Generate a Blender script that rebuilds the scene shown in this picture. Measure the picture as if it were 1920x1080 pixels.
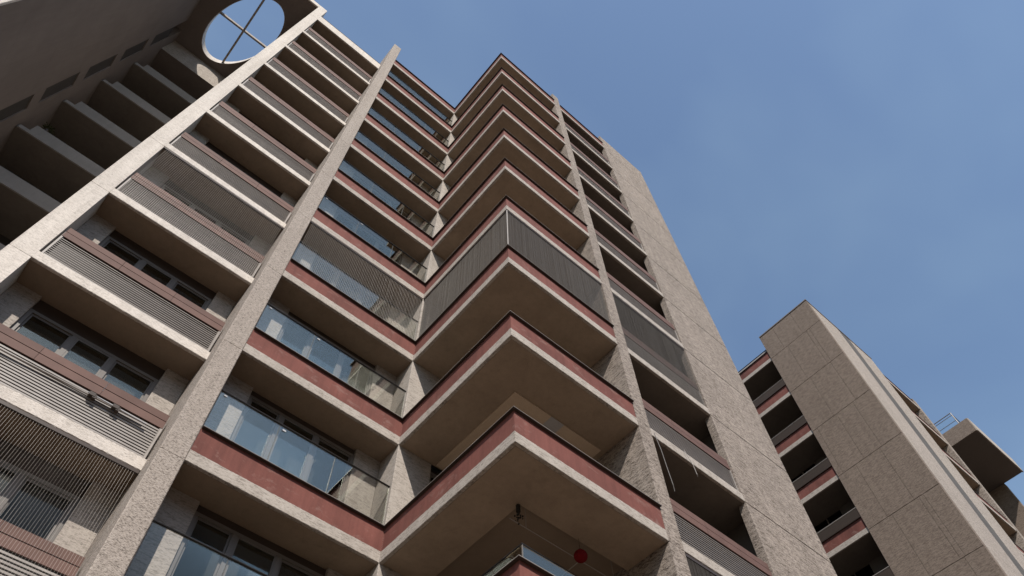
import bpy, bmesh, math, random
from mathutils import Vector, Matrix
random.seed(7)
for o in list(bpy.data.objects): bpy.data.objects.remove(o)
SC = bpy.context.scene
COL = SC.collection
R = math.radians

# ------------------------------------------------------------------ camera
EYE = 1.6                                   # eye height above the pavement
RC = ((0.75584302, -0.65442257, -0.02079473),
      (0.56126855, 0.66395294, -0.49410941),
      (0.33716307, 0.36179772, 0.86915101))  # image right / image down / view direction
cam_d = bpy.data.cameras.new('camera')
cam = bpy.data.objects.new('camera', cam_d); COL.objects.link(cam)
m = Matrix((RC[0], tuple(-v for v in RC[1]), tuple(-v for v in RC[2]))).transposed().to_4x4()
m.translation = (0, 0, EYE)
cam.matrix_world = m
cam_d.sensor_width = 36.0
cam_d.lens = 1370.776 / 1920 * 36.0
cam_d.clip_start = 0.05; cam_d.clip_end = 6000
SC.camera = cam

# ------------------------------------------------------------------ light
SUN = Vector((-0.340, -0.617, 0.710)).normalized()       # towards the sun
W = bpy.data.worlds.new('World'); SC.world = W; W.use_nodes = True
nt = W.node_tree; nt.nodes.clear()
sky = nt.nodes.new('ShaderNodeTexSky'); sky.sky_type = 'NISHITA'; sky.sun_disc = False
sky.sun_elevation = math.asin(SUN.z); sky.sun_rotation = math.atan2(SUN.x, SUN.y)
sky.altitude = 50; sky.air_density = 1.3; sky.dust_density = 0.7; sky.ozone_density = 1.5
bg = nt.nodes.new('ShaderNodeBackground'); bg.inputs[1].default_value = 0.125
wo = nt.nodes.new('ShaderNodeOutputWorld')
tc = nt.nodes.new('ShaderNodeTexCoord'); mp = nt.nodes.new('ShaderNodeMapping'); mp.inputs['Scale'].default_value = (1.6, 2.4, 3.2)
nz = nt.nodes.new('ShaderNodeTexNoise'); nz.inputs['Scale'].default_value = 1.5; nz.inputs['Detail'].default_value = 3; nz.inputs['Roughness'].default_value = 0.55; nz.inputs['Distortion'].default_value = 0.2
rp = nt.nodes.new('ShaderNodeValToRGB'); rp.color_ramp.elements[0].position = 0.36; rp.color_ramp.elements[0].color = (0, 0, 0, 1); rp.color_ramp.elements[1].position = 0.85; rp.color_ramp.elements[1].color = (0.13, 0.13, 0.13, 1)
mxs = nt.nodes.new('ShaderNodeMix'); mxs.data_type = 'RGBA'; mxs.inputs[7].default_value = (4.0, 5.5, 6.0, 1)
nt.links.new(tc.outputs['Generated'], mp.inputs[0]); nt.links.new(mp.outputs[0], nz.inputs['Vector']); nt.links.new(nz.outputs['Fac'], rp.inputs[0]); nt.links.new(rp.outputs[0], mxs.inputs[0])
nt.links.new(sky.outputs[0], mxs.inputs[6])
nt.links.new(mxs.outputs[2], bg.inputs[0]); nt.links.new(bg.outputs[0], wo.inputs[0])
sd = bpy.data.lights.new('sun', 'SUN'); sd.energy = 5.0; sd.angle = R(0.53); sd.color = (1.0, 0.93, 0.84)
so = bpy.data.objects.new('sun', sd); COL.objects.link(so)
so.location = (-30, -50, 80); so.rotation_euler = (-SUN).to_track_quat('-Z', 'Y').to_euler()
SC.view_settings.view_transform = 'Standard'; SC.view_settings.look = 'None'
SC.view_settings.exposure = 0.35; SC.view_settings.gamma = 1.0
SC.view_settings.use_curve_mapping = False
SC.render.engine = 'CYCLES'
SC.cycles.max_bounces = 8; SC.cycles.transparent_max_bounces = 24

# ------------------------------------------------------------------ materials
def new_mat(name):
    mt = bpy.data.materials.new(name); mt.use_nodes = True
    n = mt.node_tree; n.nodes.clear()
    return mt, n, n.nodes, n.links
def N(nodes, t, **kw):
    x = nodes.new(t)
    for k, v in kw.items(): setattr(x, k, v)
    return x
def noise(nodes, links, scale, sc=1.0, detail=4.0, rough=0.55, dist=0.0, src=None):
    mp = N(nodes, 'ShaderNodeMapping'); mp.inputs['Scale'].default_value = scale
    if src is None:
        g = N(nodes, 'ShaderNodeNewGeometry'); src = g.outputs['Position']
    links.new(src, mp.inputs['Vector'])
    t = N(nodes, 'ShaderNodeTexNoise'); t.inputs['Scale'].default_value = sc
    t.inputs['Detail'].default_value = detail; t.inputs['Roughness'].default_value = rough
    t.inputs['Distortion'].default_value = dist
    links.new(mp.outputs[0], t.inputs['Vector'])
    return t.outputs['Fac']
def ramp(nodes, links, fac, stops):
    r = N(nodes, 'ShaderNodeValToRGB')
    e = r.color_ramp.elements
    while len(e) < len(stops): e.new(0.5)
    for i, (p, c) in enumerate(stops):
        e[i].position = p; e[i].color = (*c, 1) if len(c) == 3 else c
    links.new(fac, r.inputs[0]); return r.outputs[0]
def mul(nodes, links, a, b, fac=1.0, mode='MULTIPLY'):
    x = N(nodes, 'ShaderNodeMix', data_type='RGBA', blend_type=mode)
    x.inputs[0].default_value = fac
    links.new(a, x.inputs[6]); links.new(b, x.inputs[7]); return x.outputs[2]
def mathn(nodes, links, op, a, b):
    x = N(nodes, 'ShaderNodeMath', operation=op)
    for i, v in enumerate((a, b)):
        if isinstance(v, (int, float)): x.inputs[i].default_value = v
        else: links.new(v, x.inputs[i])
    return x.outputs[0]

def concrete(name, dark, light, bump=0.9, dist=0.012, stain=0.14, fine=1.0, lo=0.38, hi=0.60, coarse=0.5):
    mt, n, nd, lk = new_mat(name)
    n0 = noise(nd, lk, (5 * fine, 5 * fine, 24 * fine), 1, 7, 0.66, 0.5)
    n2 = noise(nd, lk, (20 * fine, 20 * fine, 88 * fine), 1, 4, 0.62, 0.3)
    n1 = mathn(nd, lk, 'ADD', mathn(nd, lk, 'MULTIPLY', n0, coarse), mathn(nd, lk, 'MULTIPLY', n2, 1 - coarse))
    big = noise(nd, lk, (0.55, 0.55, 0.35), 1, 4, 0.6)
    streak = noise(nd, lk, (5.5, 5.5, 0.35), 1, 4, 0.65)
    c = ramp(nd, lk, n1, [(lo, dark), (hi, light)])
    s1 = ramp(nd, lk, big, [(0.3, (1 - stain,) * 3), (0.7, (1.0, 1.0, 1.0))])
    s2 = ramp(nd, lk, streak, [(0.32, (1 - stain, 1 - stain * 1.05, 1 - stain * 1.1)), (0.62, (1.0, 1.0, 1.0))])
    c = mul(nd, lk, mul(nd, lk, c, s1), s2)
    h = n1
    b = N(nd, 'ShaderNodeBump'); b.inputs['Strength'].default_value = bump; b.inputs['Distance'].default_value = dist
    lk.new(h, b.inputs['Height'])
    p = N(nd, 'ShaderNodeBsdfPrincipled'); p.inputs['Roughness'].default_value = 0.92
    p.inputs['Specular IOR Level'].default_value = 0.15
    lk.new(c, p.inputs['Base Color']); lk.new(b.outputs[0], p.inputs['Normal'])
    o = N(nd, 'ShaderNodeOutputMaterial'); lk.new(p.outputs[0], o.inputs[0])
    return mt

def plaster(name, col, var=0.12, bump=0.25, dist=0.004, wear=None, scale=1.0, rough=0.85):
    mt, n, nd, lk = new_mat(name)
    big = noise(nd, lk, (0.9 * scale,) * 3, 1, 5, 0.6)
    fine = noise(nd, lk, (45, 45, 45), 1, 4, 0.65)
    streak = noise(nd, lk, (7, 7, 0.6), 1, 5, 0.65)
    a = tuple(v * (1 - var) for v in col); b_ = tuple(min(1, v * (1 + var)) for v in col)
    c = ramp(nd, lk, big, [(0.3, a), (0.7, b_)])
    c = mul(nd, lk, c, ramp(nd, lk, streak, [(0.3, (1 - var,) * 3), (0.6, (1, 1, 1))]))
    c = mul(nd, lk, c, ramp(nd, lk, fine, [(0.3, (0.9,) * 3), (0.65, (1, 1, 1))]))
    if wear:
        w = noise(nd, lk, (2.6, 2.6, 5.0), 1, 6, 0.72, 0.4)
        x = N(nd, 'ShaderNodeMix', data_type='RGBA')
        f = ramp(nd, lk, w, [(0.56, (0, 0, 0)), (0.70, (0.6, 0.6, 0.6))])
        lk.new(f, x.inputs[0]); lk.new(c, x.inputs[6]); x.inputs[7].default_value = (*wear, 1)
        c = x.outputs[2]
    b = N(nd, 'ShaderNodeBump'); b.inputs['Strength'].default_value = bump; b.inputs['Distance'].default_value = dist
    lk.new(fine, b.inputs['Height'])
    p = N(nd, 'ShaderNodeBsdfPrincipled'); p.inputs['Roughness'].default_value = rough
    p.inputs['Specular IOR Level'].default_value = 0.2
    lk.new(c, p.inputs['Base Color']); lk.new(b.outputs[0], p.inputs['Normal'])
    o = N(nd, 'ShaderNodeOutputMaterial'); lk.new(p.outputs[0], o.inputs[0])
    return mt

def metal(name, col, rough=0.4, metallic=0.0, var=0.08):
    mt, n, nd, lk = new_mat(name)
    f = noise(nd, lk, (3, 3, 3), 1, 5, 0.6)
    oi = N(nd, 'ShaderNodeObjectInfo')
    c = ramp(nd, lk, f, [(0.3, tuple(v * (1 - var) for v in col)), (0.7, tuple(v * (1 + var) for v in col))])
    c = mul(nd, lk, c, ramp(nd, lk, oi.outputs['Random'], [(0.0, (1 - 1.6 * var,) * 3), (1.0, (1, 1, 1))]))
    p = N(nd, 'ShaderNodeBsdfPrincipled'); p.inputs['Roughness'].default_value = rough
    p.inputs['Metallic'].default_value = metallic; p.inputs['Specular IOR Level'].default_value = 0.2
    lk.new(c, p.inputs['Base Color'])
    o = N(nd, 'ShaderNodeOutputMaterial'); lk.new(p.outputs[0], o.inputs[0])
    return mt

def glass(name, tint, base=0.06, gain=1.0, wobble=0.0):
    mt, n, nd, lk = new_mat(name)
    fr = N(nd, 'ShaderNodeFresnel'); fr.inputs['IOR'].default_value = 1.52
    fac = mathn(nd, lk, 'MINIMUM', mathn(nd, lk, 'ADD', mathn(nd, lk, 'MULTIPLY', fr.outputs[0], gain), base), 0.95)
    tr = N(nd, 'ShaderNodeBsdfTransparent'); tr.inputs[0].default_value = (*tint, 1)
    gl = N(nd, 'ShaderNodeBsdfGlossy'); gl.inputs['Roughness'].default_value = 0.015
    gl.inputs[0].default_value = (0.92, 0.93, 0.82, 1)
    if wobble:
        w = noise(nd, lk, (1.3, 1.3, 1.3), 1, 2, 0.4)
        b = N(nd, 'ShaderNodeBump'); b.inputs['Strength'].default_value = wobble; b.inputs['Distance'].default_value = 0.02
        lk.new(w, b.inputs['Height']); lk.new(b.outputs[0], gl.inputs['Normal'])
    mx = N(nd, 'ShaderNodeMixShader'); lk.new(fac, mx.inputs[0]); lk.new(tr.outputs[0], mx.inputs[1]); lk.new(gl.outputs[0], mx.inputs[2])
    o = N(nd, 'ShaderNodeOutputMaterial'); lk.new(mx.outputs[0], o.inputs[0])
    return mt

M = {
 'rough':  concrete('rough dash concrete', (0.085, 0.068, 0.056), (0.345, 0.296, 0.260), 1.0, 0.020, 0.16, 1.0, 0.41, 0.54, 0.45),
 'fin':    concrete('fine speckled dash concrete', (0.088, 0.072, 0.060), (0.385, 0.338, 0.302), 1.0, 0.017, 0.10, 1.15, 0.385, 0.52, 0.28),
 'pale':   concrete('pale dash concrete', (0.33, 0.298, 0.268), (0.61, 0.56, 0.512), 0.8, 0.012, 0.14, 1.1, 0.36, 0.52, 0.35),
 'band':   concrete('pale slab edge render', (0.158, 0.137, 0.119), (0.396, 0.356, 0.320), 0.9, 0.010, 0.12, 1.2, 0.36, 0.52),
 'brown':  concrete('brown dash concrete', (0.110, 0.084, 0.068), (0.222, 0.178, 0.148), 0.8, 0.014, 0.10, 0.9, 0.40, 0.57, 0.5),
 'dull':   plaster('grey brown render', (0.165, 0.137, 0.122), 0.08),
 'red':    plaster('oxide red render', (0.150, 0.056, 0.046), 0.22, 0.3, 0.005, (0.216, 0.137, 0.119)),
 'soffit': plaster('taupe soffit paint', (0.305, 0.240, 0.184), 0.12, 0.12, 0.002, (0.22, 0.170, 0.128), 1.3),
 'soffit_b': plaster('darker taupe soffit', (0.27, 0.21, 0.158), 0.10, 0.12, 0.002, (0.19, 0.145, 0.108), 1.3),  # same taupe a step darker, for the louvred and glass bays
 'soffit_g': plaster('darker grey soffit', (0.165, 0.142, 0.122), 0.10, 0.12, 0.002, (0.115, 0.098, 0.084), 1.3),  # darker, greyer soffit tone for loggias, galleries and flank balconies
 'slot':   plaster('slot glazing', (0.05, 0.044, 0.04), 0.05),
 'ceil_d': plaster('dark brown ceiling', (0.20, 0.155, 0.12), 0.06),  # darker brown than the slab soffit around the panel
 'ceil_l': plaster('pale ceiling lining', (0.50, 0.40, 0.31), 0.05),
 'inner':  plaster('loggia wall paint', (0.13, 0.115, 0.105), 0.08),
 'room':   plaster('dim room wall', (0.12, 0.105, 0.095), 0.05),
 'copper': metal('brown painted board', (0.125, 0.072, 0.060), 0.7, 0, 0.12),
 'alu':    metal('pale aluminium', (0.288, 0.263, 0.245), 0.45, 0.0, 0.10),
 'slat':   metal('grey brown slat', (0.215, 0.190, 0.172), 0.5, 0.0, 0.10),
 'frame':  metal('grey window frame', (0.151, 0.139, 0.130), 0.4, 0.0, 0.05),
 'black':  metal('black steel', (0.022, 0.019, 0.018), 0.35, 0.0, 0.2),
 'cap':    metal('coping metal', (0.055, 0.042, 0.036), 0.4, 0.0, 0.1),
 'wire':   metal('wire', (0.42, 0.385, 0.35), 0.4, 0.0, 0.05),
 'mesh':   metal('grey mesh wire', (0.095, 0.086, 0.078), 0.6, 0.0, 0.05),
 'glass':  glass('clear balustrade glass', (0.965, 0.975, 0.975), 0.0, 0.36),
 'pane_d': glass('dark tinted window glass', (0.45, 0.47, 0.48), 0.0, 0.35),
 'pane':   glass('window glass', (0.80, 0.83, 0.84), 0.0, 0.26),
 'curtain': plaster('cream curtain', (0.70, 0.66, 0.60), 0.06),
 'lantern': plaster('red lantern silk', (0.13, 0.002, 0.004), 0.05),
 'dark':   plaster('dark leaf', (0.02, 0.017, 0.014), 0.2),
 'white':  metal('white plastic', (0.36, 0.36, 0.38), 0.5),
 'leaf':   plaster('leaf green', (0.06, 0.075, 0.035), 0.3),
 'kick':   metal('brown infill board', (0.040, 0.029, 0.023), 0.7),
 'groove': concrete('grey groove render', (0.07, 0.066, 0.064), (0.125, 0.118, 0.114), 0.6, 0.01),
 'gal':    plaster('gallery parapet paint', (0.28, 0.262, 0.245), 0.08),
 'ground': plaster('brown paving', (0.155, 0.115, 0.085), 0.15),
}

# ------------------------------------------------------------------ mesh helpers
class MB:
    def __init__(s): s.v = []; s.f = []
    def box(s, x0, x1, y0, y1, z0, z1):
        b = len(s.v)
        s.v += [(x0,y0,z0),(x1,y0,z0),(x1,y1,z0),(x0,y1,z0),(x0,y0,z1),(x1,y0,z1),(x1,y1,z1),(x0,y1,z1)]
        s.f += [tuple(b+i for i in q) for q in ((0,3,2,1),(4,5,6,7),(0,1,5,4),(1,2,6,5),(2,3,7,6),(3,0,4,7))]
        return s
    def rough(s, x0, x1, y0, y1, z0, z1, step=0.045, amp=0.004, seed=0, cham=0.008):
        """a box with chamfered, slightly ragged edges, cut along its longest side"""
        rnd = random.Random(seed * 131 + int(x0*97) + int(y0*31))
        lo = (x0,y0,z0); hi = (x1,y1,z1)
        ax = max(range(3), key=lambda i: hi[i]-lo[i]); u, w = [i for i in range(3) if i != ax]
        if (ax, u, w) == (1, 0, 2): u, w = 2, 0
        n = max(2, int((hi[ax]-lo[ax]) / step))
        ring = [(lo[u]+cham,lo[w]),(hi[u]-cham,lo[w]),(hi[u],lo[w]+cham),(hi[u],hi[w]-cham),
                (hi[u]-cham,hi[w]),(lo[u]+cham,hi[w]),(lo[u],hi[w]-cham),(lo[u],lo[w]+cham)]
        b = len(s.v)
        for i in range(n+1):
            t = lo[ax] + (hi[ax]-lo[ax]) * i / n
            for (a, c) in ring:
                p = [0,0,0]; p[ax] = t
                j = amp if 0 < i < n else 0
                # only pull inwards so neighbours never overlap
                ja = rnd.random()*j*(1 if a < (lo[u]+hi[u])/2 else -1) if (a not in (lo[u], hi[u])) else 0
                jc = rnd.random()*j*(1 if c < (lo[w]+hi[w])/2 else -1) if (c not in (lo[w], hi[w])) else 0
                p[u] = a + ja; p[w] = c + jc
                s.v.append(tuple(p))
        for i in range(n):
            for k in range(8):
                k2 = (k+1) % 8
                s.f.append((b+i*8+k, b+i*8+k2, b+i*8+8+k2, b+i*8+8+k))
        s.f.append(tuple(b+k for k in range(7,-1,-1))); s.f.append(tuple(b+n*8+k for k in range(8)))
        return s
    def tube(s, pts, r, n=8, caps=True):
        b0 = len(s.v); pts = [Vector(p) for p in pts]
        for i, p in enumerate(pts):
            d = (pts[min(i+1,len(pts)-1)] - pts[max(i-1,0)]).normalized()
            a = d.orthogonal().normalized() if abs(d.z) < 0.9 else Vector((1,0,0))
            a = (a - d*a.dot(d)).normalized(); c = d.cross(a)
            for k in range(n):
                t = 2*math.pi*k/n
                s.v.append(tuple(p + (a*math.cos(t) + c*math.sin(t))*r))
        for i in range(len(pts)-1):
            for k in range(n):
                s.f.append((b0+i*n+k, b0+i*n+(k+1)%n, b0+(i+1)*n+(k+1)%n, b0+(i+1)*n+k))
        if caps:
            s.f.append(tuple(b0+k for k in range(n-1,-1,-1))); s.f.append(tuple(b0+(len(pts)-1)*n+k for k in range(n)))
        return s
    def ball(s, c, r, nu=20, nv=12, sz=1.0, ribs=0.0):
        b = len(s.v)
        for j in range(nv+1):
            th = math.pi*j/nv
            for i in range(nu):
                ph = 2*math.pi*i/nu
                q = r*math.sin(th)*(1 + ribs*(i % 2))
                s.v.append((c[0]+q*math.cos(ph), c[1]+q*math.sin(ph), c[2]+r*sz*math.cos(th)))
        for j in range(nv):
            for i in range(nu):
                s.f.append((b+j*nu+i, b+(j+1)*nu+i, b+(j+1)*nu+(i+1)%nu, b+j*nu+(i+1)%nu))
        return s

MESH = {}
def mesh(key, fn, mat):
    """build once, shared afterwards"""
    k = (key, mat)
    if k not in MESH:
        mb = MB(); fn(mb)
        me = bpy.data.meshes.new(str(key)); me.from_pydata(mb.v, [], mb.f)
        bm = bmesh.new(); bm.from_mesh(me); bmesh.ops.recalc_face_normals(bm, faces=bm.faces); bm.to_mesh(me); bm.free()
        me.materials.append(M[mat]); MESH[k] = me
    return MESH[k]
def part(parent, name, key, fn, mat, dz=None):
    """all shapes are written in eye-level coordinates (z = 0 at the eye); dz lifts a part by storeys"""
    o = bpy.data.objects.new(name, mesh(key, fn, mat)); COL.objects.link(o); o.parent = parent
    if dz is not None:
        b = parent['base']; o.location = (-b[0], -b[1], EYE - b[2] + dz)
    return o
def thing(name, label, cat, base, group=None):
    o = bpy.data.objects.new(name, None); COL.objects.link(o); o.location = base
    o.empty_display_size = 0.3; o['base'] = base; o['label'] = label; o['category'] = cat
    if group: o['group'] = group
    return o

# ------------------------------------------------------------------ ground
gm = MB(); gm.v = [(-1500,-1500,0),(1500,-1500,0),(1500,1500,0),(-1500,1500,0)]; gm.f = [(0,1,2,3)]
me = bpy.data.meshes.new('ground'); me.from_pydata(gm.v, [], gm.f); me.materials.append(M['ground'])
g = bpy.data.objects.new('ground', me); COL.objects.link(g); g['kind'] = 'structure'

# ================================================================== main tower
Z0, H = 8.666, 3.0                           # underside of storey 0 above the eye, storey height
KS = list(range(-2, 10))
XP0, XP1 = -2.765, -2.370                    # pier
XB0, XB1 = 1.075, 1.488                      # projecting fin
XI = 5.182                                   # inner corner of the projecting balconies
XD0, XD1 = 8.665, 9.060                      # right fin
XE0, XE1 = 12.06, 15.19                      # end wall
YA, YF, YX = 9.855, 9.216, 5.638             # facade planes
T = thing('apartment_tower', 'tall apartment tower with red and white corner balconies filling the left and centre', 'building', (5.0, 12.0, 0.0))

def zk(k): return Z0 + H*k

# --- solid core that closes the rooms
def core(mb):
    mb.box(XP1+.01, XB1-.02, 12.0, 24.0, -EYE+.01, 35.9)
    mb.box(XB1+.005, XI, 11.4, 23.99, -EYE+.01, 35.85)
    mb.box(XI+.005, XD0-.005, 10.9, 23.98, -EYE+.01, 35.8)
    mb.box(XD1+.005, XE1-.02, 9.2, 23.97, -EYE+.01, 35.8)
    mb.box(XE0+.48, XE1-.01, 5.90, 9.19, -EYE+.01, 37.0)
part(T, 'room_core', 'core', core, 'room', 0)
def base_wall(mb):
    mb.box(XP1+.01, XB0-.01, 9.95, 11.9, -EYE+.01, zk(-2)-.01)
    mb.box(XB1+.01, XI-.01, 9.30, 11.3, -EYE+.01, zk(-2)-.01)
    mb.box(XI+.01, XD0-.01, 9.25, 10.8, -EYE+.01, zk(-2)-.01)
    mb.box(XD1+.01, XE0-.01, 6.5, 9.1, -EYE+.01, zk(-2)-.01)
part(T, 'base_wall', 'base', base_wall, 'inner', 0)

# --- vertical members: a core each, faced with one cast panel per storey
def column(name, x0, x1, y0, y1, ztop, mat, label=None, amp=0.0045, gap=0.009, ks=KS, cham=0.012, step=0.035):
    c = part(T, name, (name, x0), lambda mb: mb.box(x0+.018, x1-.018, y0+.018, y1-.005, -EYE+.01, ztop-.03), 'rough' if mat != 'pale' else 'pale', 0)
    if label: c['label'] = label
    lev = [-EYE+.012] + [zk(k) for k in ks] + [ztop]
    if ztop - zk(ks[-1]) < .4: lev = lev[:-2] + [ztop]
    for i in range(len(lev)-1):
        za, zb = lev[i]+gap/2, lev[i+1]-gap/2
        if i == len(lev)-2: zb = lev[i+1]
        part(c, 'panel', (name, x0, i), lambda mb: mb.rough(x0, x1, y0, y1, za, zb, step, amp, i, cham), mat)
    return c
column('pier', XP0, XP1, YA, 17.4, 37.95, 'pale', 'pale smooth pier beside the open recess')
column('fin', XB0, XB1, YF, 11.9, 39.05, 'fin', 'projecting rough concrete fin rising above the roof')
column('fin', XD0, XD1, YX, 10.8, 37.75, 'rough', 'rough concrete fin right of the projecting balconies')
column('end_wall', XE0, XE1, YX, 5.842, 37.62, 'rough', 'broad rough concrete end wall', step=0.06)

# --- shared balcony pieces -------------------------------------------------
def fascia_x(x0, x1, y, dep=.075, h=.25, seed=0): return lambda mb: mb.rough(x0, x1, y, y+dep, 0, h, .04, .008, seed, .007)
def slat_rail(parent, tag, x0, x1, y, joints, th=.016):
    """louvred balustrade: slats between two end posts under two metal boards (sub-parts of a balcony)"""
    n = 11
    for i in range(n):
        z = .335 + i*.0585
        part(parent, 'slat', ('slat', tag, i, th), lambda mb: mb.box(x0+.045, x1-.045, y, y+.010, Z0+z, Z0+z+th), 'alu' if th > .03 else 'slat')
    part(parent, 'rail_post', ('post', tag, 0), lambda mb: mb.box(x0+.005, x0+.040, y-.006, y+.036, Z0+.252, Z0+1.15), 'alu')
    part(parent, 'rail_post', ('post', tag, 1), lambda mb: mb.box(x1-.040, x1-.005, y-.006, y+.036, Z0+.252, Z0+1.15), 'alu')
    part(parent, 'bottom_rail', ('brail', tag), lambda mb: mb.box(x0+.043, x1-.043, y+.004, y+.028, Z0+.285, Z0+.318), 'alu')
    part(parent, 'backing_panel', ('back', tag), lambda mb: mb.box(x0+.044, x1-.044, y+.075, y+.095, Z0+.255, Z0+1.168), 'black')
    xs = [x0+.008] + joints + [x1-.008]
    for j in range(len(xs)-1):
        part(parent, 'rail_board', ('b1', tag, j), lambda mb: mb.box(xs[j]+.003, xs[j+1]-.003, y-.012, y+.012, Z0+.990, Z0+1.150), 'copper')
        part(parent, 'rail_board', ('b2', tag, j), lambda mb: mb.box(xs[j]+.003, xs[j+1]-.003, y-.006, y+.100, Z0+1.172, Z0+1.325), 'copper')
def wires(parent, key, segs, z0, z1, pitch, r0, mat='wire'):
    def fn(mb):
        rnd = random.Random(len(segs)*7 + int(z0*10))
        for (xa, ya, xb, yb) in segs:
            L = math.hypot(xb-xa, yb-ya); n = int(L/pitch)
            for i in range(1, n):
                t = i/n; x = xa+(xb-xa)*t; y = ya+(yb-ya)*t
                j = rnd.uniform(-.003, .003); r = r0*rnd.uniform(.85, 1.15); x += rnd.uniform(-.04, .04)*pitch*(xb-xa)/L; y += rnd.uniform(-.04, .04)*pitch*(yb-ya)/L
                b = len(mb.v)
                for z in (z0, z1):
                    for (dx, dy) in ((-r,-r),(r,-r),(r,r),(-r,r)):
                        mb.v.append((x+dx+(j if z == z1 else 0), y+dy, z))
                mb.f += [(b,b+1,b+5,b+4),(b+1,b+2,b+6,b+5),(b+2,b+3,b+7,b+6),(b+3,b,b+4,b+7)]
    o = part(parent, 'wire_screen', key, fn, mat); o['kind'] = 'stuff'; return o
def window(parent, tag, x0, x1, zb, zt, y, mulls, dz, head=.3, thick=.06, name='window', curt=None, transom=False, gl='pane'):
    """frame (part) with panes (sub-parts); glass plane at y+.03"""
    def fr(mb):
        t = thick
        mb.box(x0, x0+t, y, y+.09, zb, zt-head); mb.box(x1-t, x1, y, y+.09, zb, zt-head)
        mb.box(x0+t+.001, x1-t-.001, y+.002, y+.088, zt-head-t, zt-head); mb.box(x0+t+.001, x1-t-.001, y+.002, y+.088, zb, zb+t)
        for mx in mulls: mb.box(mx-.045, mx+.045, y+.004, y+.080, zb+t+.001, zt-head-t-.001)
    f = part(T, name, ('win', tag), fr, 'frame', dz)
    if head: part(f, 'head_box', ('head', tag), lambda mb: mb.box(x0, x1, y+.03, y+.25, zt-head+.003, zt-.003), 'cap')
    xs = [x0+thick] + list(mulls) + [x1-thick]
    for i in range(len(xs)-1):
        a = xs[i] + (.045 if i else 0); b = xs[i+1] - (.045 if i < len(xs)-2 else 0)
        off = .02 if i % 2 else .045
        part(f, 'pane', ('pane', tag, i), lambda mb: mb.box(a+.001, b-.001, y+off, y+off+.008, zb+thick+.001, zt-head-thick-.001), gl)
        part(f, 'sash', ('sash', tag, i), lambda mb: (mb.box(a+.003, a+.038, y+off-.012, y+off-.001, zb+thick+.002, zt-head-thick-.002),
                                                      mb.box(b-.038, b-.003, y+off-.012, y+off-.001, zb+thick+.002, zt-head-thick-.002),
                                                      mb.box(a+.039, b-.039, y+off-.012, y+off-.001, zt-head-thick-.037, zt-head-thick-.002)), 'frame')
        if transom: part(f, 'guard_bar', ('bar', tag, i), lambda mb: (mb.box(a+.04, b-.04, y+off+.03, y+off+.042, zb+.95, zb+.975), mb.box(a+.04, b-.04, y+off+.03, y+off+.042, zb+.70, zb+.725)), 'frame')
    if curt:
        cx0, cx1, cz0, cz1 = curt
        def cf(mb):
            n = 46; b = len(mb.v)
            for i in range(n+1):
                x = cx0+(cx1-cx0)*i/n; yy = y+.30+.03*math.sin(i*1.9)+.012*math.sin(i*.7)
                mb.v += [(x, yy, cz0+.02*math.sin(i*.9)), (x, yy, cz1)]
            for i in range(n): mb.f.append((b+2*i, b+2*i+2, b+2*i+3, b+2*i+1))
        part(f, 'curtain', ('curt', tag), cf, 'curtain')
    return f

# --- bay between pier and fin (louvred balconies)
AX0, AX1 = XP1+.002, XB0-.002
for k in KS:
    dz = H*k
    top = (k == 9)
    s = part(T, 'balcony', 'A_slab', lambda mb: mb.box(AX0, AX1, YA+.076, 10.62, Z0+.003, Z0+.246), 'soffit_b', dz)
    hh = .80 if top else .25
    part(s, 'slab_edge', ('A_fascia', hh, k % 3), lambda mb: mb.rough(AX0, AX1, YA, YA+.075, Z0, Z0+hh, 0.04, .008, k, .007), 'pale')
    if top:
        part(s, 'coping', 'A_coping', lambda mb: mb.box(AX0, AX1, YA-.01, YA+.30, Z0+.803, Z0+.83), 'cap'); continue
    slat_rail(s, 'A', AX0+.03, AX1-.03, 9.895, [-1.19, -.085], .033 if k < 1 else .018)
    if k in (2, -1):
        wires(s, ('A_wires', k), [(AX0+.05, 9.872, AX1-.03, 9.872)], Z0+.252, Z0+2.93, .043, .0012 if k < 0 else .0016, 'wire')
        part(s, 'head_rail', 'A_headrail', lambda mb: mb.box(AX0+.01, AX1-.01, 9.862, 9.905, Z0+2.935, Z0+2.995), 'cap')
    part(T, 'wall', 'A_wallL', lambda mb: mb.rough(AX0, -1.885, 10.51, 10.90, Z0+.248, Z0+2.998, .06, .003, 1), 'band', dz)
    part(T, 'wall', 'A_wallR', lambda mb: mb.rough(.605, AX1, 10.51, 10.90, Z0+.248, Z0+2.998, .06, .003, 2), 'band', dz)
    cu = {0: (-.9, .3, Z0+.3, Z0+2.2), 3: (-1.8, -.6, Z0+.3, Z0+2.4), 5: (-.4, .5, Z0+.3, Z0+2.4)}.get(k)
    window(T, ('A', k if cu else 'x'), -1.88, .60, Z0+.25, Z0+2.998, 10.56, [-1.02, -.27], dz, .34, .065, 'window', cu)

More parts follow.
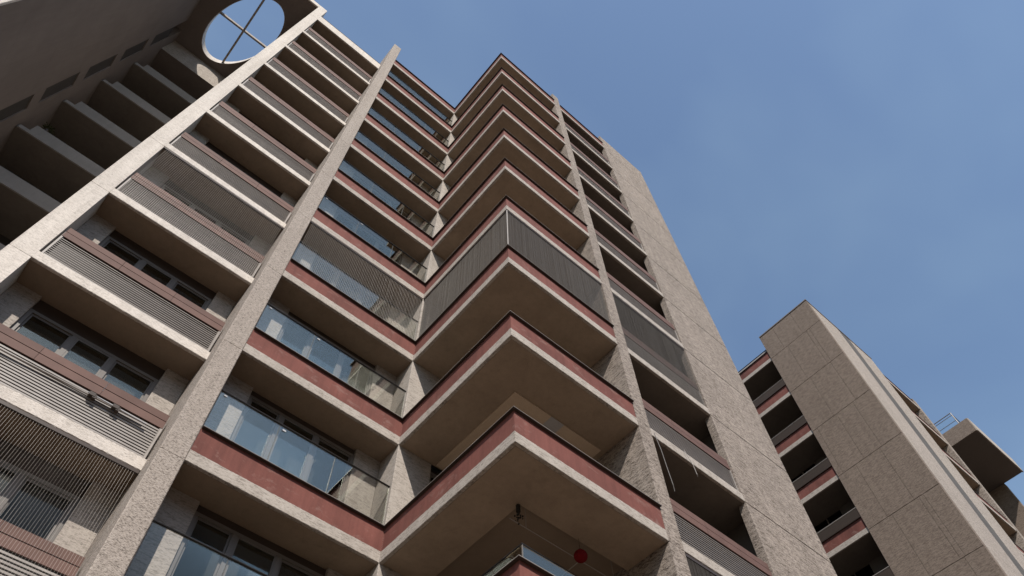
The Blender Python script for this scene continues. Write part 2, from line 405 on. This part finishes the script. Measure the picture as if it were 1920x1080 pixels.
# --- bay between fin and inner corner (glass balustrades)
GX0, GX1 = XB1+.002, XI-.002
def glass_bay(k):
    dz = H*k
    s = part(T, 'balcony', 'G_slab', lambda mb: mb.box(GX0, GX1, YF+.076, 9.95, Z0+.003, Z0+.246), 'soffit_b', dz)
    part(s, 'slab_edge', ('G_fascia', k % 4), lambda mb: mb.rough(GX0, GX1, YF, YF+.075, Z0, Z0+.25, 0.04, .008, k % 4, .007), 'band')
    part(s, 'parapet', 'G_parapet', lambda mb: (mb.box(GX0, GX1, YF+.010, YF+.14, Z0+.2505, Z0+.758), mb.box(GX1+.0005, XI+.0095, YF-.0005, YF+.0095, Z0+.2505, Z0+.758)), 'red')
    part(s, 'coping', 'G_coping', lambda mb: (mb.box(GX0, XI-.0485, YF-.052, YF+.15, Z0+.7585, Z0+.772), mb.box(XI-.048, XI-.002, YF-.0005, YF+.15, Z0+.7585, Z0+.772)), 'cap')
    part(s, 'coping_edge', 'G_cedge', lambda mb: mb.box(GX0, XI-.0525, YF-.056, YF-.0525, Z0+.766, Z0+.774), 'alu')
    if k == 9: return
    xs = [GX0+.012, 2.717, 3.921, 5.158]
    for i in range(3):
        part(s, 'glass_pane', ('G_pane', i), lambda mb: mb.box(xs[i]+.006, xs[i+1]-.006, 9.262, 9.274, Z0+.785, Z0+1.802), 'glass')
    for i in (1, 2):
        part(s, 'baluster', ('G_bal', i), lambda mb: mb.box(xs[i]-.004, xs[i]+.004, 9.276, 9.30, Z0+.775, Z0+1.80), 'frame')
    part(s, 'baluster', ('G_bal', 3), lambda mb: mb.box(5.158, 5.168, 9.26, 9.295, Z0+.775, Z0+1.80), 'alu')
    part(s, 'handrail', 'G_rail', lambda mb: mb.tube([(GX0+.004, 9.268, Z0+1.822), (5.168, 9.268, Z0+1.822)], .021, 10), 'black')
    if k in (0, 1, 3):
        part(s, 'sticker', 'G_stick', lambda mb: mb.box(1.575, 1.635, 9.259, 9.2612, Z0+1.725, Z0+1.755), 'white')
        part(s, 'sticker', 'G_stick2', lambda mb: mb.box(2.78, 2.85, 9.259, 9.2612, Z0+1.70, Z0+1.735), 'white')
    if k == 2:
        wires(s, 'G_wires', [(GX0+.02, 9.236, XI-.02, 9.236)], Z0+.78, Z0+2.93, .043, .0018, 'wire')
        part(s, 'head_rail', 'G_headrail', lambda mb: mb.box(GX0+.01, GX1-.01, 9.224, 9.262, Z0+2.94, Z0+2.995), 'cap')
    part(T, 'wall', 'G_wallL', lambda mb: mb.rough(GX0, 2.118, 9.86, 10.2, Z0+.248, Z0+2.998, .06, .003, 1), 'band', dz)
    part(T, 'wall', 'G_wallR', lambda mb: mb.rough(4.582, GX1, 9.86, 10.2, Z0+.248, Z0+2.998, .06, .003, 2), 'band', dz)
    cu = {-1: (2.2, 3.0, Z0+.3, Z0+1.62), 1: (3.8, 4.4, Z0+.3, Z0+2.5), 4: (2.3, 3.3, Z0+.3, Z0+2.5)}.get(k)
    window(T, ('G', k if cu else 'x'), 2.122, 4.578, Z0+.25, Z0+2.998, 9.90, [2.86, 3.69], dz, .16, .06, 'sliding_door', cu, True)
for k in KS: glass_bay(k)

# --- projecting corner balconies
for k in KS:
    dz = H*k
    if k in (0, -1):
        def sl(mb):
            x0, x1, y0, y1 = XI+.076, XD0-.002, YX+.076, YF-.003
            mb.box(x0, x1, y0, 6.62, Z0+.003, Z0+.246); mb.box(x0, 6.142, 6.6205, y1, Z0+.003, Z0+.246)
            mb.box(6.1425, x1, 6.6205, y1, Z0+.13, Z0+.246)
        s = part(T, 'corner_balcony', 'B_slabrec', sl, 'soffit', dz)
        part(s, 'ceiling_panel', 'B_ceil', lambda mb: mb.box(6.15, XD0-.01, 6.63, YF-.01, Z0+.112, Z0+.128), 'ceil_d')
    else:
        s = part(T, 'corner_balcony', 'B_slab', lambda mb: mb.box(XI+.076, XD0-.002, YX+.076, YF-.003, Z0+.003, Z0+.246), 'soffit', dz)
    if k == 1:
        c = part(s, 'ceiling_panel', 'B_ceil1', lambda mb: mb.box(6.125, 8.52, 6.61, YF-.06, Z0-.030, Z0+.0025), 'ceil_l')
        part(s, 'ceiling_strip', 'B_strip', lambda mb: mb.box(7.10, 7.45, 6.60, 7.6, Z0-.036, Z0-.0305), 'white')
    part(s, 'slab_edge', ('B_ff', k % 3), lambda mb: mb.rough(XI, XD0-.001, YX, YX+.075, Z0, Z0+.25, 0.04, .008, k % 3, .006), 'band')
    part(s, 'slab_edge', ('B_fs', k % 3), lambda mb: mb.rough(XI, XI+.075, YX+.0755, YF-.001, Z0, Z0+.25, 0.04, .008, k % 3 + 5, .006), 'band')
    part(s, 'parapet', 'B_pf', lambda mb: mb.box(XI+.010, XD0-.001, YX+.010, YX+.13, Z0+.2505, Z0+.758), 'red')
    part(s, 'parapet', 'B_ps', lambda mb: mb.box(XI+.010, XI+.13, YX+.1305, YF-.001, Z0+.2505, Z0+.758), 'red')
    part(s, 'coping', 'B_cf', lambda mb: mb.box(XI-.048, XD0-.001, YX-.048, YX+.15, Z0+.7585, Z0+.772), 'cap')
    part(s, 'coping', 'B_cs', lambda mb: mb.box(XI-.048, XI+.15, YX+.1505, YF-.001, Z0+.7585, Z0+.772), 'cap')
    part(s, 'coping_edge', 'B_cef', lambda mb: mb.box(XI-.052, XD0-.003, YX-.052, YX-.0485, Z0+.766, Z0+.774), 'alu')
    part(s, 'coping_edge', 'B_ces', lambda mb: mb.box(XI-.052, XI-.0485, YX-.048, YF-.067, Z0+.766, Z0+.774), 'alu')
    if k == 9: continue
    if k <= 1:
        part(s, 'glass_pane', 'B_gf', lambda mb: mb.box(5.86, XD0-.02, 6.29, 6.302, Z0+.26, Z0+1.80), 'glass')
        part(s, 'glass_pane', 'B_gs', lambda mb: mb.box(5.846, 5.858, 6.31, YF-.02, Z0+.26, Z0+1.80), 'glass')
        part(s, 'handrail', 'B_rail', lambda mb: mb.tube([(XD0-.01, 6.296, Z0+1.822), (5.852, 6.296, Z0+1.822), (5.852, YF-.01, Z0+1.822)], .021, 10), 'black')
        part(s, 'baluster', 'B_bal', lambda mb: mb.box(5.846, 5.862, 6.288, 6.304, Z0+.26, Z0+1.81), 'frame')
    if k == 2:
        wires(s, 'B_wires', [(XI+.03, YF-.03, XI+.03, YX+.03), (XI+.03, YX+.03, XD0-.02, YX+.03)], Z0+.775, Z0+2.93, .026, .0038, 'mesh')
        part(s, 'corner_post', 'B_cpost', lambda mb: mb.tube([(XI+.026, YX+.026, Z0+.775), (XI+.026, YX+.026, Z0+2.99)], .016, 8), 'alu')
        part(s, 'head_rail', 'B_head', lambda mb: (mb.box(XI+.012, XD0-.01, YX+.012, YX+.06, Z0+2.94, Z0+2.995), mb.box(XI+.012, XI+.06, YX+.061, YF-.01, Z0+2.94, Z0+2.995)), 'cap')
    part(T, 'corner_wall', 'B_wall', lambda mb: mb.rough(XI, 6.04, YF, 10.2, Z0+.2505, Z0+2.9995, .05, .003, 3, .008), 'band', dz)['label'] = 'rough concrete wall at the inner corner'
    window(T, 'B', 6.045, XD0-.003, Z0+.25, Z0+2.998, 9.30, [7.3], dz, .10, .06, 'sliding_door', None, False, 'pane_d')

# --- bay between right fin and end wall (louvred loggias)
DX0, DX1 = XD1+.002, XE0-.002
for k in KS:
    dz = H*k
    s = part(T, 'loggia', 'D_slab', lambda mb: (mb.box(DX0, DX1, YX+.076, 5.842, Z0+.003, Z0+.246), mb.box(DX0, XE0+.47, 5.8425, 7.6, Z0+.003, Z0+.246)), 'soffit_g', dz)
    part(s, 'slab_edge', ('D_f', k % 3), lambda mb: mb.rough(DX0, DX1, YX, YX+.075, Z0, Z0+.25, 0.04, .008, k % 3 + 2, .007), 'band')
    if k == 9:
        part(s, 'parapet', 'D_par', lambda mb: mb.box(DX0, DX1, YX+.010, YX+.14, Z0+.2505, Z0+.76), 'red')
        part(s, 'coping', 'D_cop', lambda mb: mb.box(DX0, DX1, YX-.04, YX+.15, Z0+.7605, Z0+.775), 'cap'); continue
    slat_rail(s, 'D', DX0+.02, DX1-.02, 5.685, [10.1, 11.1], .019)
    if k in (2, -1):
        wires(s, 'D_wires', [(DX0+.02, 5.665, DX1-.02, 5.665)], Z0+.252, Z0+2.93, .030, .0028, 'mesh')
        part(s, 'head_rail', 'D_head', lambda mb: mb.box(DX0+.01, DX1-.01, 5.652, 5.70, Z0+2.93, Z0+2.995), 'cap')
    part(T, 'wall', 'D_wallL', lambda mb: mb.box(DX0, 9.5, 7.35, 7.6, Z0+.248, Z0+2.998), 'inner', dz)
    part(T, 'wall', 'D_wallR', lambda mb: mb.box(12.0, XE0+.47, 7.35, 7.6, Z0+.248, Z0+2.998), 'inner', dz)
    window(T, 'D', 9.503, 11.997, Z0+.25, Z0+2.998, 7.42, [10.35, 11.15], dz, .25, .06, 'window', None, False, 'pane_d')

# --- open recess on the left: side wall, access galleries, roof with an oval opening
XL, YR, ZR = -7.20, 15.73, 37.50
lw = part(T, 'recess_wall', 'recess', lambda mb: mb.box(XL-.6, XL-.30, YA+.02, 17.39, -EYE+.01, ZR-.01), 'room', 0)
lw['label'] = 'shaded grey side wall of the recess with a column of tall slots'
lev = [-EYE+.012] + [zk(k) for k in KS] + [ZR-.003]
for i in range(len(lev)-1):
    za, zb = lev[i]+.0015, lev[i+1]-.0015
    part(lw, 'panel', ('rw', i), lambda mb: mb.box(XL-.29, XL, YA+.10, 14.449, za, zb), 'dull')
    part(lw, 'panel', ('rwb', i), lambda mb: mb.box(XL-.29, XL, 15.101, 17.38, za, zb), 'dull')
part(lw, 'end_facing', 'rwf', lambda mb: mb.rough(XL-.60, XL, YA, YA+.098, -EYE+.012, 37.94, .06, .004, 4), 'pale')
for k in range(-2, 9):
    za, zb = zk(k)+.25, zk(k)+.97
    part(lw, 'slot_spandrel', ('rs', k), lambda mb: mb.box(XL-.29, XL, 14.450, 15.100, za, zb), 'dull')
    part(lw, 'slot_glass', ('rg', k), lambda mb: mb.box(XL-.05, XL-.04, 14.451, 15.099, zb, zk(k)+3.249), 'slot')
for k in range(-2, 10):
    dz = H*k
    if k == 9:
        w9 = part(T, 'gallery', 'R9', lambda mb: mb.box(XL+.003, XP0-.003, YR, 17.39, Z0+.10, Z0+.35), 'dull', dz)
        part(w9, 'upper_wall', 'R9w', lambda mb: mb.box(XL+.004, XP0-.004, YR-.002, YR+.2, Z0+.105, ZR-.004-27), 'band'); continue
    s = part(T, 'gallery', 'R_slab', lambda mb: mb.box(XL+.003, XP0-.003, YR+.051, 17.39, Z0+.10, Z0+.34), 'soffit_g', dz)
    part(s, 'slab_edge', 'R_edge', lambda mb: mb.box(XL+.06, XP0-.004, YR, YR+.05, Z0+.102, Z0+.29), 'gal')
    part(s, 'parapet', 'R_par', lambda mb: mb.box(XL+.33, XP0-.005, YR+.055, YR+.15, Z0+.345, Z0+.86), 'gal')
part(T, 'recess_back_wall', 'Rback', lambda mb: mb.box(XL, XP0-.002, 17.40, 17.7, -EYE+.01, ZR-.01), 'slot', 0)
def roof(mb):
    # slab with a tilted oval hole
    cx, cy, a, b_ = -4.933, 13.195, 2.327, 1.262
    ux, uy = -.357, .934
    x0, x1, y0, y1 = XL-.6, XP0-.003, YA+.076, 17.7
    n = 96; ang = []
    ov = []; rc = []
    for i in range(n):
        t = 2*math.pi*i/n
        ex, ey = a*math.cos(t), b_*math.sin(t)
        px, py = cx + ux*ex - uy*ey, cy + uy*ex + ux*ey
        dx, dy = px-cx, py-cy
        sc = min(((x1-cx)/dx if dx > 0 else (x0-cx)/dx) if abs(dx) > 1e-9 else 1e9, ((y1-cy)/dy if dy > 0 else (y0-cy)/dy) if abs(dy) > 1e-9 else 1e9)
        ov.append((px, py)); rc.append((cx+dx*sc, cy+dy*sc))
    # snap nearest outer points to the four corners
    for c in ((x0,y0),(x1,y0),(x1,y1),(x0,y1)):
        j = min(range(n), key=lambda i: (rc[i][0]-c[0])**2+(rc[i][1]-c[1])**2); rc[j] = c
    zb, zt = ZR, ZR+.44
    b = len(mb.v)
    for i in range(n): mb.v += [(*ov[i], zb), (*rc[i], zb), (*ov[i], zt), (*rc[i], zt)]
    for i in range(n):
        p, q = b+4*i, b+4*((i+1) % n)
        mb.f += [(p, p+1, q+1, q), (p+2, q+2, q+3, p+3), (p+1, p+3, q+3, q+1)]
rf = part(T, 'recess_roof', 'roof', roof, 'dull', 0); rf['label'] = 'recess roof slab with an oval opening to the sky'
def rim(mb):
    n = 96; b = len(mb.v)
    for i in range(n):
        t = 2*math.pi*i/n
        for (g, z) in ((0.0, ZR), (-.02, ZR-.004), (-.02, ZR+.45), (0.0, ZR+.44)):
            ex, ey = (2.327+g)*math.cos(t), (1.262+g)*math.sin(t)
            mb.v.append((-4.933 - .357*ex - .934*ey, 13.195 + .934*ex - .357*ey, z))
    for i in range(n):
        p, q = b+4*i, b+4*((i+1) % n)
        for k in range(4): mb.f.append((p+k, q+k, q+(k+1) % 4, p+(k+1) % 4))
part(rf, 'opening_rim', 'rim', rim, 'pale')
part(rf, 'roof_edge', 'roofedge', lambda mb: mb.rough(XL+.003, XP0-.004, YA, YA+.075, ZR-.002, ZR+.44, .06, .004, 9), 'pale')
part(rf, 'cross_bar', 'bar_x', lambda mb: mb.box(-6.30, -3.55, 13.145, 13.235, ZR+.08, ZR+.26), 'band')
part(rf, 'cross_bar', 'bar_y', lambda mb: mb.box(-4.98, -4.89, 11.03, 15.36, ZR+.079, ZR+.18), 'band')
# main roof
part(T, 'roof', 'mainroof', lambda mb: (mb.box(AX0, XB0-.01, 10.625, 23.9, 35.92, 36.2), mb.box(GX0, XI, 9.96, 23.9, 35.92, 36.15), mb.box(XI+.004, XD0-.004, YF, 23.9, 35.92, 36.1), mb.box(DX0, XE1-.02, 7.61, 23.9, 35.92, 36.1)), 'dull', 0)

# ================================================================== second tower, to the right
U = thing('apartment_tower', 'farther apartment tower at right with a blank brown panelled side wall', 'building', (27.0, 6.0, 0.0))
UX, UY0, UY1, UT = 26.47, 4.487, 7.79, 34.72
def ucore(mb):
    mb.box(UX+.35, 32.69, UY0+.35, UY1-.02, -EYE+.01, UT-.3)
    mb.box(28.6, 32.68, UY1, 22, -EYE+.01, UT-.8)
    mb.box(32.70, 50, 8.6, 21.9, -EYE+.01, 33.4)
part(U, 'room_core', 'ucore', ucore, 'room', 0)
def _set(o): return o
# side wall: one row of panels per storey, parted by fine joints
sw = part(U, 'side_wall', 'usw', lambda mb: mb.box(UX+.016, UX+.34, UY0+.016, UY1-.002, -EYE+.01, UT-.05), 'brown', 0)
sw['label'] = 'blank brown side wall of large cast panels'
ulev = [-EYE+.012] + [zk(k) for k in range(-2, 9)] + [UT]
pats = [(.30, .58, .92), (.24, .62), (.22, .28, .66), (.34, .72)]
for i in range(len(ulev)-1):
    za, zb = ulev[i]+.013, ulev[i+1]-.013
    fr = [0.0] + list(pats[i % 4]) + [1.0]
    for j in range(len(fr)-1):
        ya = UY0 + (UY1-UY0)*fr[j] + (.007 if j else 0); yb = UY0 + (UY1-UY0)*fr[j+1] - (.007 if j < len(fr)-2 else 0)
        part(sw, 'panel', ('usp', i, j), lambda mb: mb.rough(UX, UX+.30, ya, yb, za, zb, .1, .002, i, .004), 'brown')
part(U, 'roof_coping', 'ucop', lambda mb: mb.box(UX-.03, 32.7, UY0-.03, UY1, UT+.002, UT+.07), 'dull', 0)
# front wall: two panel columns either side of a grooved strip
fw = part(U, 'front_wall', 'ufw', lambda mb: mb.box(UX+.31, 32.69, UY0+.05, UY0+.34, -EYE+.01, UT-.06), 'rough', 0)
fw['label'] = 'sunlit rough front wall with a grey vertical groove'
for i in range(len(ulev)-1):
    za, zb = ulev[i]+.006, ulev[i+1]-.006
    part(fw, 'panel', ('ufp', i, 0), lambda mb: mb.rough(UX+.302, 29.42, UY0, UY0+.049, za, zb, .1, .003, i, .005), 'fin')
    part(fw, 'panel', ('ufp', i, 1), lambda mb: mb.rough(30.50, 32.69, UY0, UY0+.049, za, zb, .1, .003, i+20, .005), 'fin')
    part(fw, 'groove_panel', ('ufg', i), lambda mb: mb.box(29.424, 30.496, UY0+.006, UY0+.049, za, zb), 'groove')
# balconies on the left flank of the second tower
for k in range(-2, 9):
    dz = H*k
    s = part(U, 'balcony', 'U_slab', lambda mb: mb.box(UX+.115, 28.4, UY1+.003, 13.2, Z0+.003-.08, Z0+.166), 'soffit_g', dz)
    part(s, 'slab_edge', ('U_f', k % 2), lambda mb: mb.rough(UX+.04, UX+.114, UY1+.002, 13.2, Z0-.08, Z0+.17, .1, .004, k % 2, .006), 'band')
    part(s, 'parapet', 'U_p', lambda mb: mb.box(UX+.05, UX+.17, UY1+.002, 13.2, Z0+.1705, Z0+.70), 'red')
    part(s, 'coping', 'U_c', lambda mb: mb.box(UX-.01, UX+.19, UY1+.002, 13.2, Z0+.7005, Z0+.72), 'cap')
    if k == 8:
        part(s, 'upstand', 'U_up', lambda mb: mb.box(UX+.10, UX+.15, UY1+.002, 13.2, Z0+.721, Z0+.95), 'alu')
        part(s, 'handrail', 'U_r8', lambda mb: mb.tube([(UX+.12, UY1+.01, Z0+1.02), (UX+.12, 13.2, Z0+1.02)], .025, 8), 'black'); continue
    part(s, 'kick_panel', 'U_k', lambda mb: mb.box(UX+.012, UX+.030, UY1+.01, 13.1, Z0+.745, Z0+1.17), 'kick')
    for bj in range(4): part(s, 'baluster', ('U_b', bj), lambda mb: mb.box(UX+.031, UX+.05, UY1+.25+bj*1.3, UY1+.28+bj*1.3, Z0+.73, Z0+1.19), 'black')
    part(s, 'handrail', 'U_r', lambda mb: mb.tube([(UX+.03, UY1+.005, Z0+1.21), (UX+.03, 13.1, Z0+1.21)], .024, 8), 'alu')
    part(U, 'flank_wall', 'U_w1', lambda mb: mb.box(28.0, 28.3, UY1+.003, 8.9, Z0+.17, Z0+2.915), 'inner', dz)
    part(U, 'flank_wall', 'U_w2', lambda mb: mb.box(28.0, 28.3, 10.5, 13.1, Z0+.17, Z0+2.915), 'inner', dz)
    f = part(U, 'window', 'U_win', lambda mb: (mb.box(28.08, 28.16, 8.905, 8.96, Z0+.17, Z0+2.9), mb.box(28.08, 28.16, 9.68, 9.74, Z0+.17, Z0+2.9), mb.box(28.08, 28.16, 10.44, 10.495, Z0+.17, Z0+2.9)), 'frame', dz)
    part(f, 'pane', 'U_pane1', lambda mb: mb.box(28.10, 28.108, 8.962, 9.678, Z0+.18, Z0+2.9), 'pane_d')
    part(f, 'pane', 'U_pane2', lambda mb: mb.box(28.12, 28.128, 9.742, 10.438, Z0+.18, Z0+2.9), 'pane_d')
# front bay of the second tower
for k in range(-2, 9):
    dz = H*k
    s = part(U, 'front_balcony', 'V_slab', lambda mb: mb.box(32.70, 35.88, UY0+.076, 6.39, Z0+.003, Z0+.246), 'soffit', dz)
    part(s, 'slab_edge', ('V_f', k % 2), lambda mb: mb.rough(32.695, 35.885, UY0, UY0+.075, Z0, Z0+.25, .1, .004, k % 2, .006), 'band')
    part(s, 'parapet', 'V_p', lambda mb: mb.box(32.70, 35.88, UY0+.05, UY0+.17, Z0+.2505, Z0+.75), 'red')
    part(s, 'coping', 'V_c', lambda mb: mb.box(32.70, 35.88, UY0+.02, UY0+.19, Z0+.7505, Z0+.77), 'cap')
vp = part(U, 'pier', 'V_pier', lambda mb: mb.box(35.90, 36.28, UY0+.06, 6.38, -EYE+.01, 33.6), 'brown', 0)
for i in range(len(ulev)-1):
    za, zb = ulev[i]+.006, min(ulev[i+1]-.006, 33.65)
    part(vp, 'panel', ('vpp', i), lambda mb: mb.rough(35.89, 36.30, UY0-.02, UY0+.7, za, zb, .1, .003, i, .006), 'rough')
# cantilevered roof box with its railing
cb = part(U, 'roof_canopy', 'canopy', lambda mb: mb.box(39.86, 45.0, 3.23, 8.6, 32.67, 33.70), 'room', 0)
cb['label'] = 'cantilevered roof box with a dark underside'
part(cb, 'canopy_face', 'canf1', lambda mb: mb.rough(39.80, 39.858, 3.216, 8.6, 32.66, 33.74, .1, .003, 3, .006), 'brown')
part(cb, 'canopy_face', 'canf2', lambda mb: mb.rough(39.86, 45.05, 3.16, 3.228, 32.66, 33.74, .1, .003, 3, .006), 'band')
for zz in (33.80, 34.15, 34.62, 34.80):
    part(cb, 'rail', ('crail', zz), lambda mb: mb.tube([(39.95, 8.5, zz), (39.95, 3.75, zz), (44.5, 3.75, zz)], .022 if zz < 34.7 else .035, 6), 'frame')
for i, (xx, yy) in enumerate(((39.95, 3.75), (39.95, 6.0), (39.95, 8.4), (42.0, 3.75), (44.5, 3.75))):
    part(cb, 'rail_post', ('cpost', i), lambda mb: mb.tube([(xx, yy, 33.70), (xx, yy, 34.82)], .03, 6), 'frame')
part(cb, 'glass_pane', 'cg1', lambda mb: mb.box(39.945, 39.955, 3.80, 8.4, 33.82, 34.6), 'glass')
part(U, 'far_wall', 'fwall', lambda mb: mb.rough(44.95, 45.35, 4.45, 8.5, -EYE+.01, 32.65, .3, .004, 2, .01), 'brown', 0)
for k in range(-2, 8):
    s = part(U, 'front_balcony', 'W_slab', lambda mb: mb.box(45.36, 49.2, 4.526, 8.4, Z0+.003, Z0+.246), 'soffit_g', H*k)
    part(s, 'slab_edge', 'W_f', lambda mb: mb.rough(45.355, 49.2, 4.45, 4.525, Z0, Z0+.25, .1, .004, 1, .006), 'band')
    part(s, 'parapet', 'W_p', lambda mb: mb.box(45.36, 49.2, 4.46, 4.56, Z0+.2505, Z0+.75), 'red')

# ================================================================== unseen blocks added behind the viewer to cut low sky light
OPP = []
for i, (x0, x1, y0, y1, h) in enumerate(((-62, -24, -62, -46, 27.0), (-20, 16, -64, -48, 30.0), (21, 60, -62, -46, 26.0))):
    lab = ('leftmost', 'middle', 'rightmost')[i] + ' unseen plain block added behind the viewer to hold off low sky light'
    b = thing('added_sky_blocker', lab, 'building', ((x0+x1)/2, (y0+y1)/2, 0.0), 'blocks added against low sky light')
    part(b, 'wall', ('ob', i), lambda mb: mb.box(x0, x1, y0, y1, -EYE, h-EYE), 'rough', 0)
    part(b, 'roof', ('or', i), lambda mb: mb.box(x0-.4, x1+.4, y0-.4, y1+.4, h-EYE+.002, h-EYE+.5), 'dull', 0)
    for kk in range(int(h//3)):
        for j in range(int((x1-x0)//4)):
            xx = x0 + 1.2 + j*4.0
            w = part(b, 'window', ('ow', i, j), lambda mb: mb.box(xx, xx+1.8, y1+.002, y1+.06, 1.0-EYE, 2.5-EYE), 'frame', kk*3.0)
            part(w, 'pane', ('owp', i, j), lambda mb: mb.box(xx+.08, xx+1.72, y1+.062, y1+.07, 1.08-EYE, 2.42-EYE), 'pane')

# ================================================================== loose things
def tag(o, label, cat, group=None):
    o['label'] = label; o['category'] = cat
    if group: o['group'] = group
    return o
def lift(p): return (p[0], p[1], p[2]+EYE)
def solid(name, fn, mat):
    mb = MB(); fn(mb)
    me = bpy.data.meshes.new(name); me.from_pydata([lift(v) for v in mb.v], [], mb.f); me.materials.append(M[mat])
    o = bpy.data.objects.new(name, me); COL.objects.link(o); return o
# clothes rail under the lowest full corner balcony
cr = thing('clothes_rail', 'thin pale clothes rail hanging below the lowest corner balcony', 'rail', (6.7, 6.66, 0.0))
cr['base'] = (6.7, 6.66, EYE); cr.location = (6.7, 6.66, EYE)
part(cr, 'rod', 'cr1', lambda mb: mb.tube([(5.95, 6.665, 8.30), (8.55, 6.665, 8.30)], .008, 6), 'alu', 0)
part(cr, 'rod', 'cr2', lambda mb: mb.tube([(7.50, 6.665, 8.302), (7.56, 8.4, 8.302)], .008, 6), 'alu', 0)
for x in (6.3, 8.3): part(cr, 'hanger', ('crh', x), lambda mb: mb.tube([(x, 6.665, 8.30), (x, 6.665, 8.78)], .004, 5), 'alu', 0)
for o in cr.children: o.location = (-6.7, -6.66, 0)
ln = thing('paper_lantern', 'small round red lantern hanging under the lowest corner balcony', 'lantern', (7.43, 6.58, 8.3+EYE))
def lpart(name, key, fn, mat):
    o = bpy.data.objects.new(name, mesh(key, fn, mat)); COL.objects.link(o); o.parent = ln; return o
lpart('shade', 'ln_s', lambda mb: mb.ball((0,0,0), .115, 32, 16, .96, .012), 'lantern')
lpart('cap', 'ln_c', lambda mb: mb.tube([(0,0,.100), (0,0,.130)], .035, 12), 'dark')
lpart('cord', 'ln_d', lambda mb: mb.tube([(0,0,.128), (0,0,.48)], .003, 5), 'dark')
hp = thing('hanging_ornament', 'small dark ornament with dangling beads under the lowest corner balcony', 'ornament', (6.10, 6.62, 8.79+EYE))
def hpart(name, key, fn, mat):
    o = bpy.data.objects.new(name, mesh(key, fn, mat)); COL.objects.link(o); o.parent = hp; return o
hpart('cord', 'ho_c', lambda mb: mb.tube([(0,0,0), (0,0,-.30)], .004, 5), 'dark')
hpart('body', 'ho_b', lambda mb: mb.tube([(0,0,-.16), (0,0,-.20), (0,0,-.30)], .038, 10), 'dark')
def beads(mb):
    rr = random.Random(3)
    for i in range(26):
        a = rr.uniform(0, 6.28); q = rr.uniform(.01, .07); mb.ball((q*math.cos(a), q*math.sin(a), -.32 - rr.uniform(0, .15)), rr.uniform(.009, .017), 6, 4)
    mb.ball((0, 0, -.55), .016, 8, 5); mb.tube([(0,0,-.30), (0,0,-.55)], .002, 4)
hpart('bead_cluster', 'ho_l', beads, 'dark')
# drying pole lashed to the louvres
dp = thing('drying_pole', 'shiny metal drying pole tied along the louvred railing at lower left', 'pole', (-.6, 9.86, 9.6+EYE))
def dpart(name, key, fn, mat):
    o = bpy.data.objects.new(name, mesh(key, fn, mat)); COL.objects.link(o); o.parent = dp; return o
dpart('tube', 'dp_t', lambda mb: mb.tube([(-1.25, -.005, -.12), (1.30, -.005, -.055)], .016, 10), 'alu')
dpart('tube', 'dp_t2', lambda mb: mb.tube([(.35, -.045, -.075), (1.36, -.040, -.085)], .012, 8), 'white')
for i, x in enumerate((.42, .82)):
    dpart('strap', ('dp_s', i), lambda mb: (mb.box(x-.05, x+.05, -.07, .012, -.115, -.045), mb.box(x+.02, x+.08, -.062, .010, -.14, -.06)), 'cap')
# two slack cables
tag(solid('cable', lambda mb: mb.tube([(9.10, 5.60, 11.72), (9.12, 5.56, 11.2), (9.15, 5.56, 10.7), (9.17, 5.55, 10.25), (9.21, 5.58, 10.12)], .008, 6), 'frame'),
    'slack cable hanging down beside the right concrete fin', 'cable')
tag(solid('cable', lambda mb: mb.tube([(10.10, 5.61, 11.93), (10.12, 5.58, 11.70), (10.17, 5.55, 11.45), (10.20, 5.55, 11.20), (10.24, 5.57, 11.18)], .007, 6), 'alu'),
    'short loose cable end dangling from the middle of a loggia slab edge', 'cable')

# a pot plant on one of the shaded galleries
pp = thing('potted_plant', 'small leafy pot plant on a shaded gallery ledge in the recess', 'plant', (-6.62, 15.86, zk(5)+.861+EYE))
def ppart(name, key, fn, mat):
    o = bpy.data.objects.new(name, mesh(key, fn, mat)); COL.objects.link(o); o.parent = pp; return o
ppart('pot', 'pp_pot', lambda mb: mb.tube([(0, 0, 0), (0, 0, .10), (0, 0, .17)], .075, 12), 'cap')
def leaves(mb):
    rr = random.Random(11)
    for i in range(70):
        a = rr.uniform(0, 6.28); q = rr.uniform(.03, .22); z = .17 + rr.uniform(0, .26) - q*.4
        c = Vector((q*math.cos(a), q*math.sin(a), z)); d = Vector((math.cos(a), math.sin(a), rr.uniform(-.6, .5))).normalized()*.055
        n = Vector((-math.sin(a), math.cos(a), rr.uniform(-.5, .5))).normalized()*.02
        b = len(mb.v); mb.v += [tuple(c-d), tuple(c+n), tuple(c+d), tuple(c-n)]; mb.f.append((b, b+1, b+2, b+3))
    for i in range(9):
        a = i*.7; mb.tube([(0, 0, .16), (.05*math.cos(a), .05*math.sin(a), .25), (.13*math.cos(a), .13*math.sin(a), .30)], .004, 4)
ppart('foliage', 'pp_leaf', leaves, 'leaf')
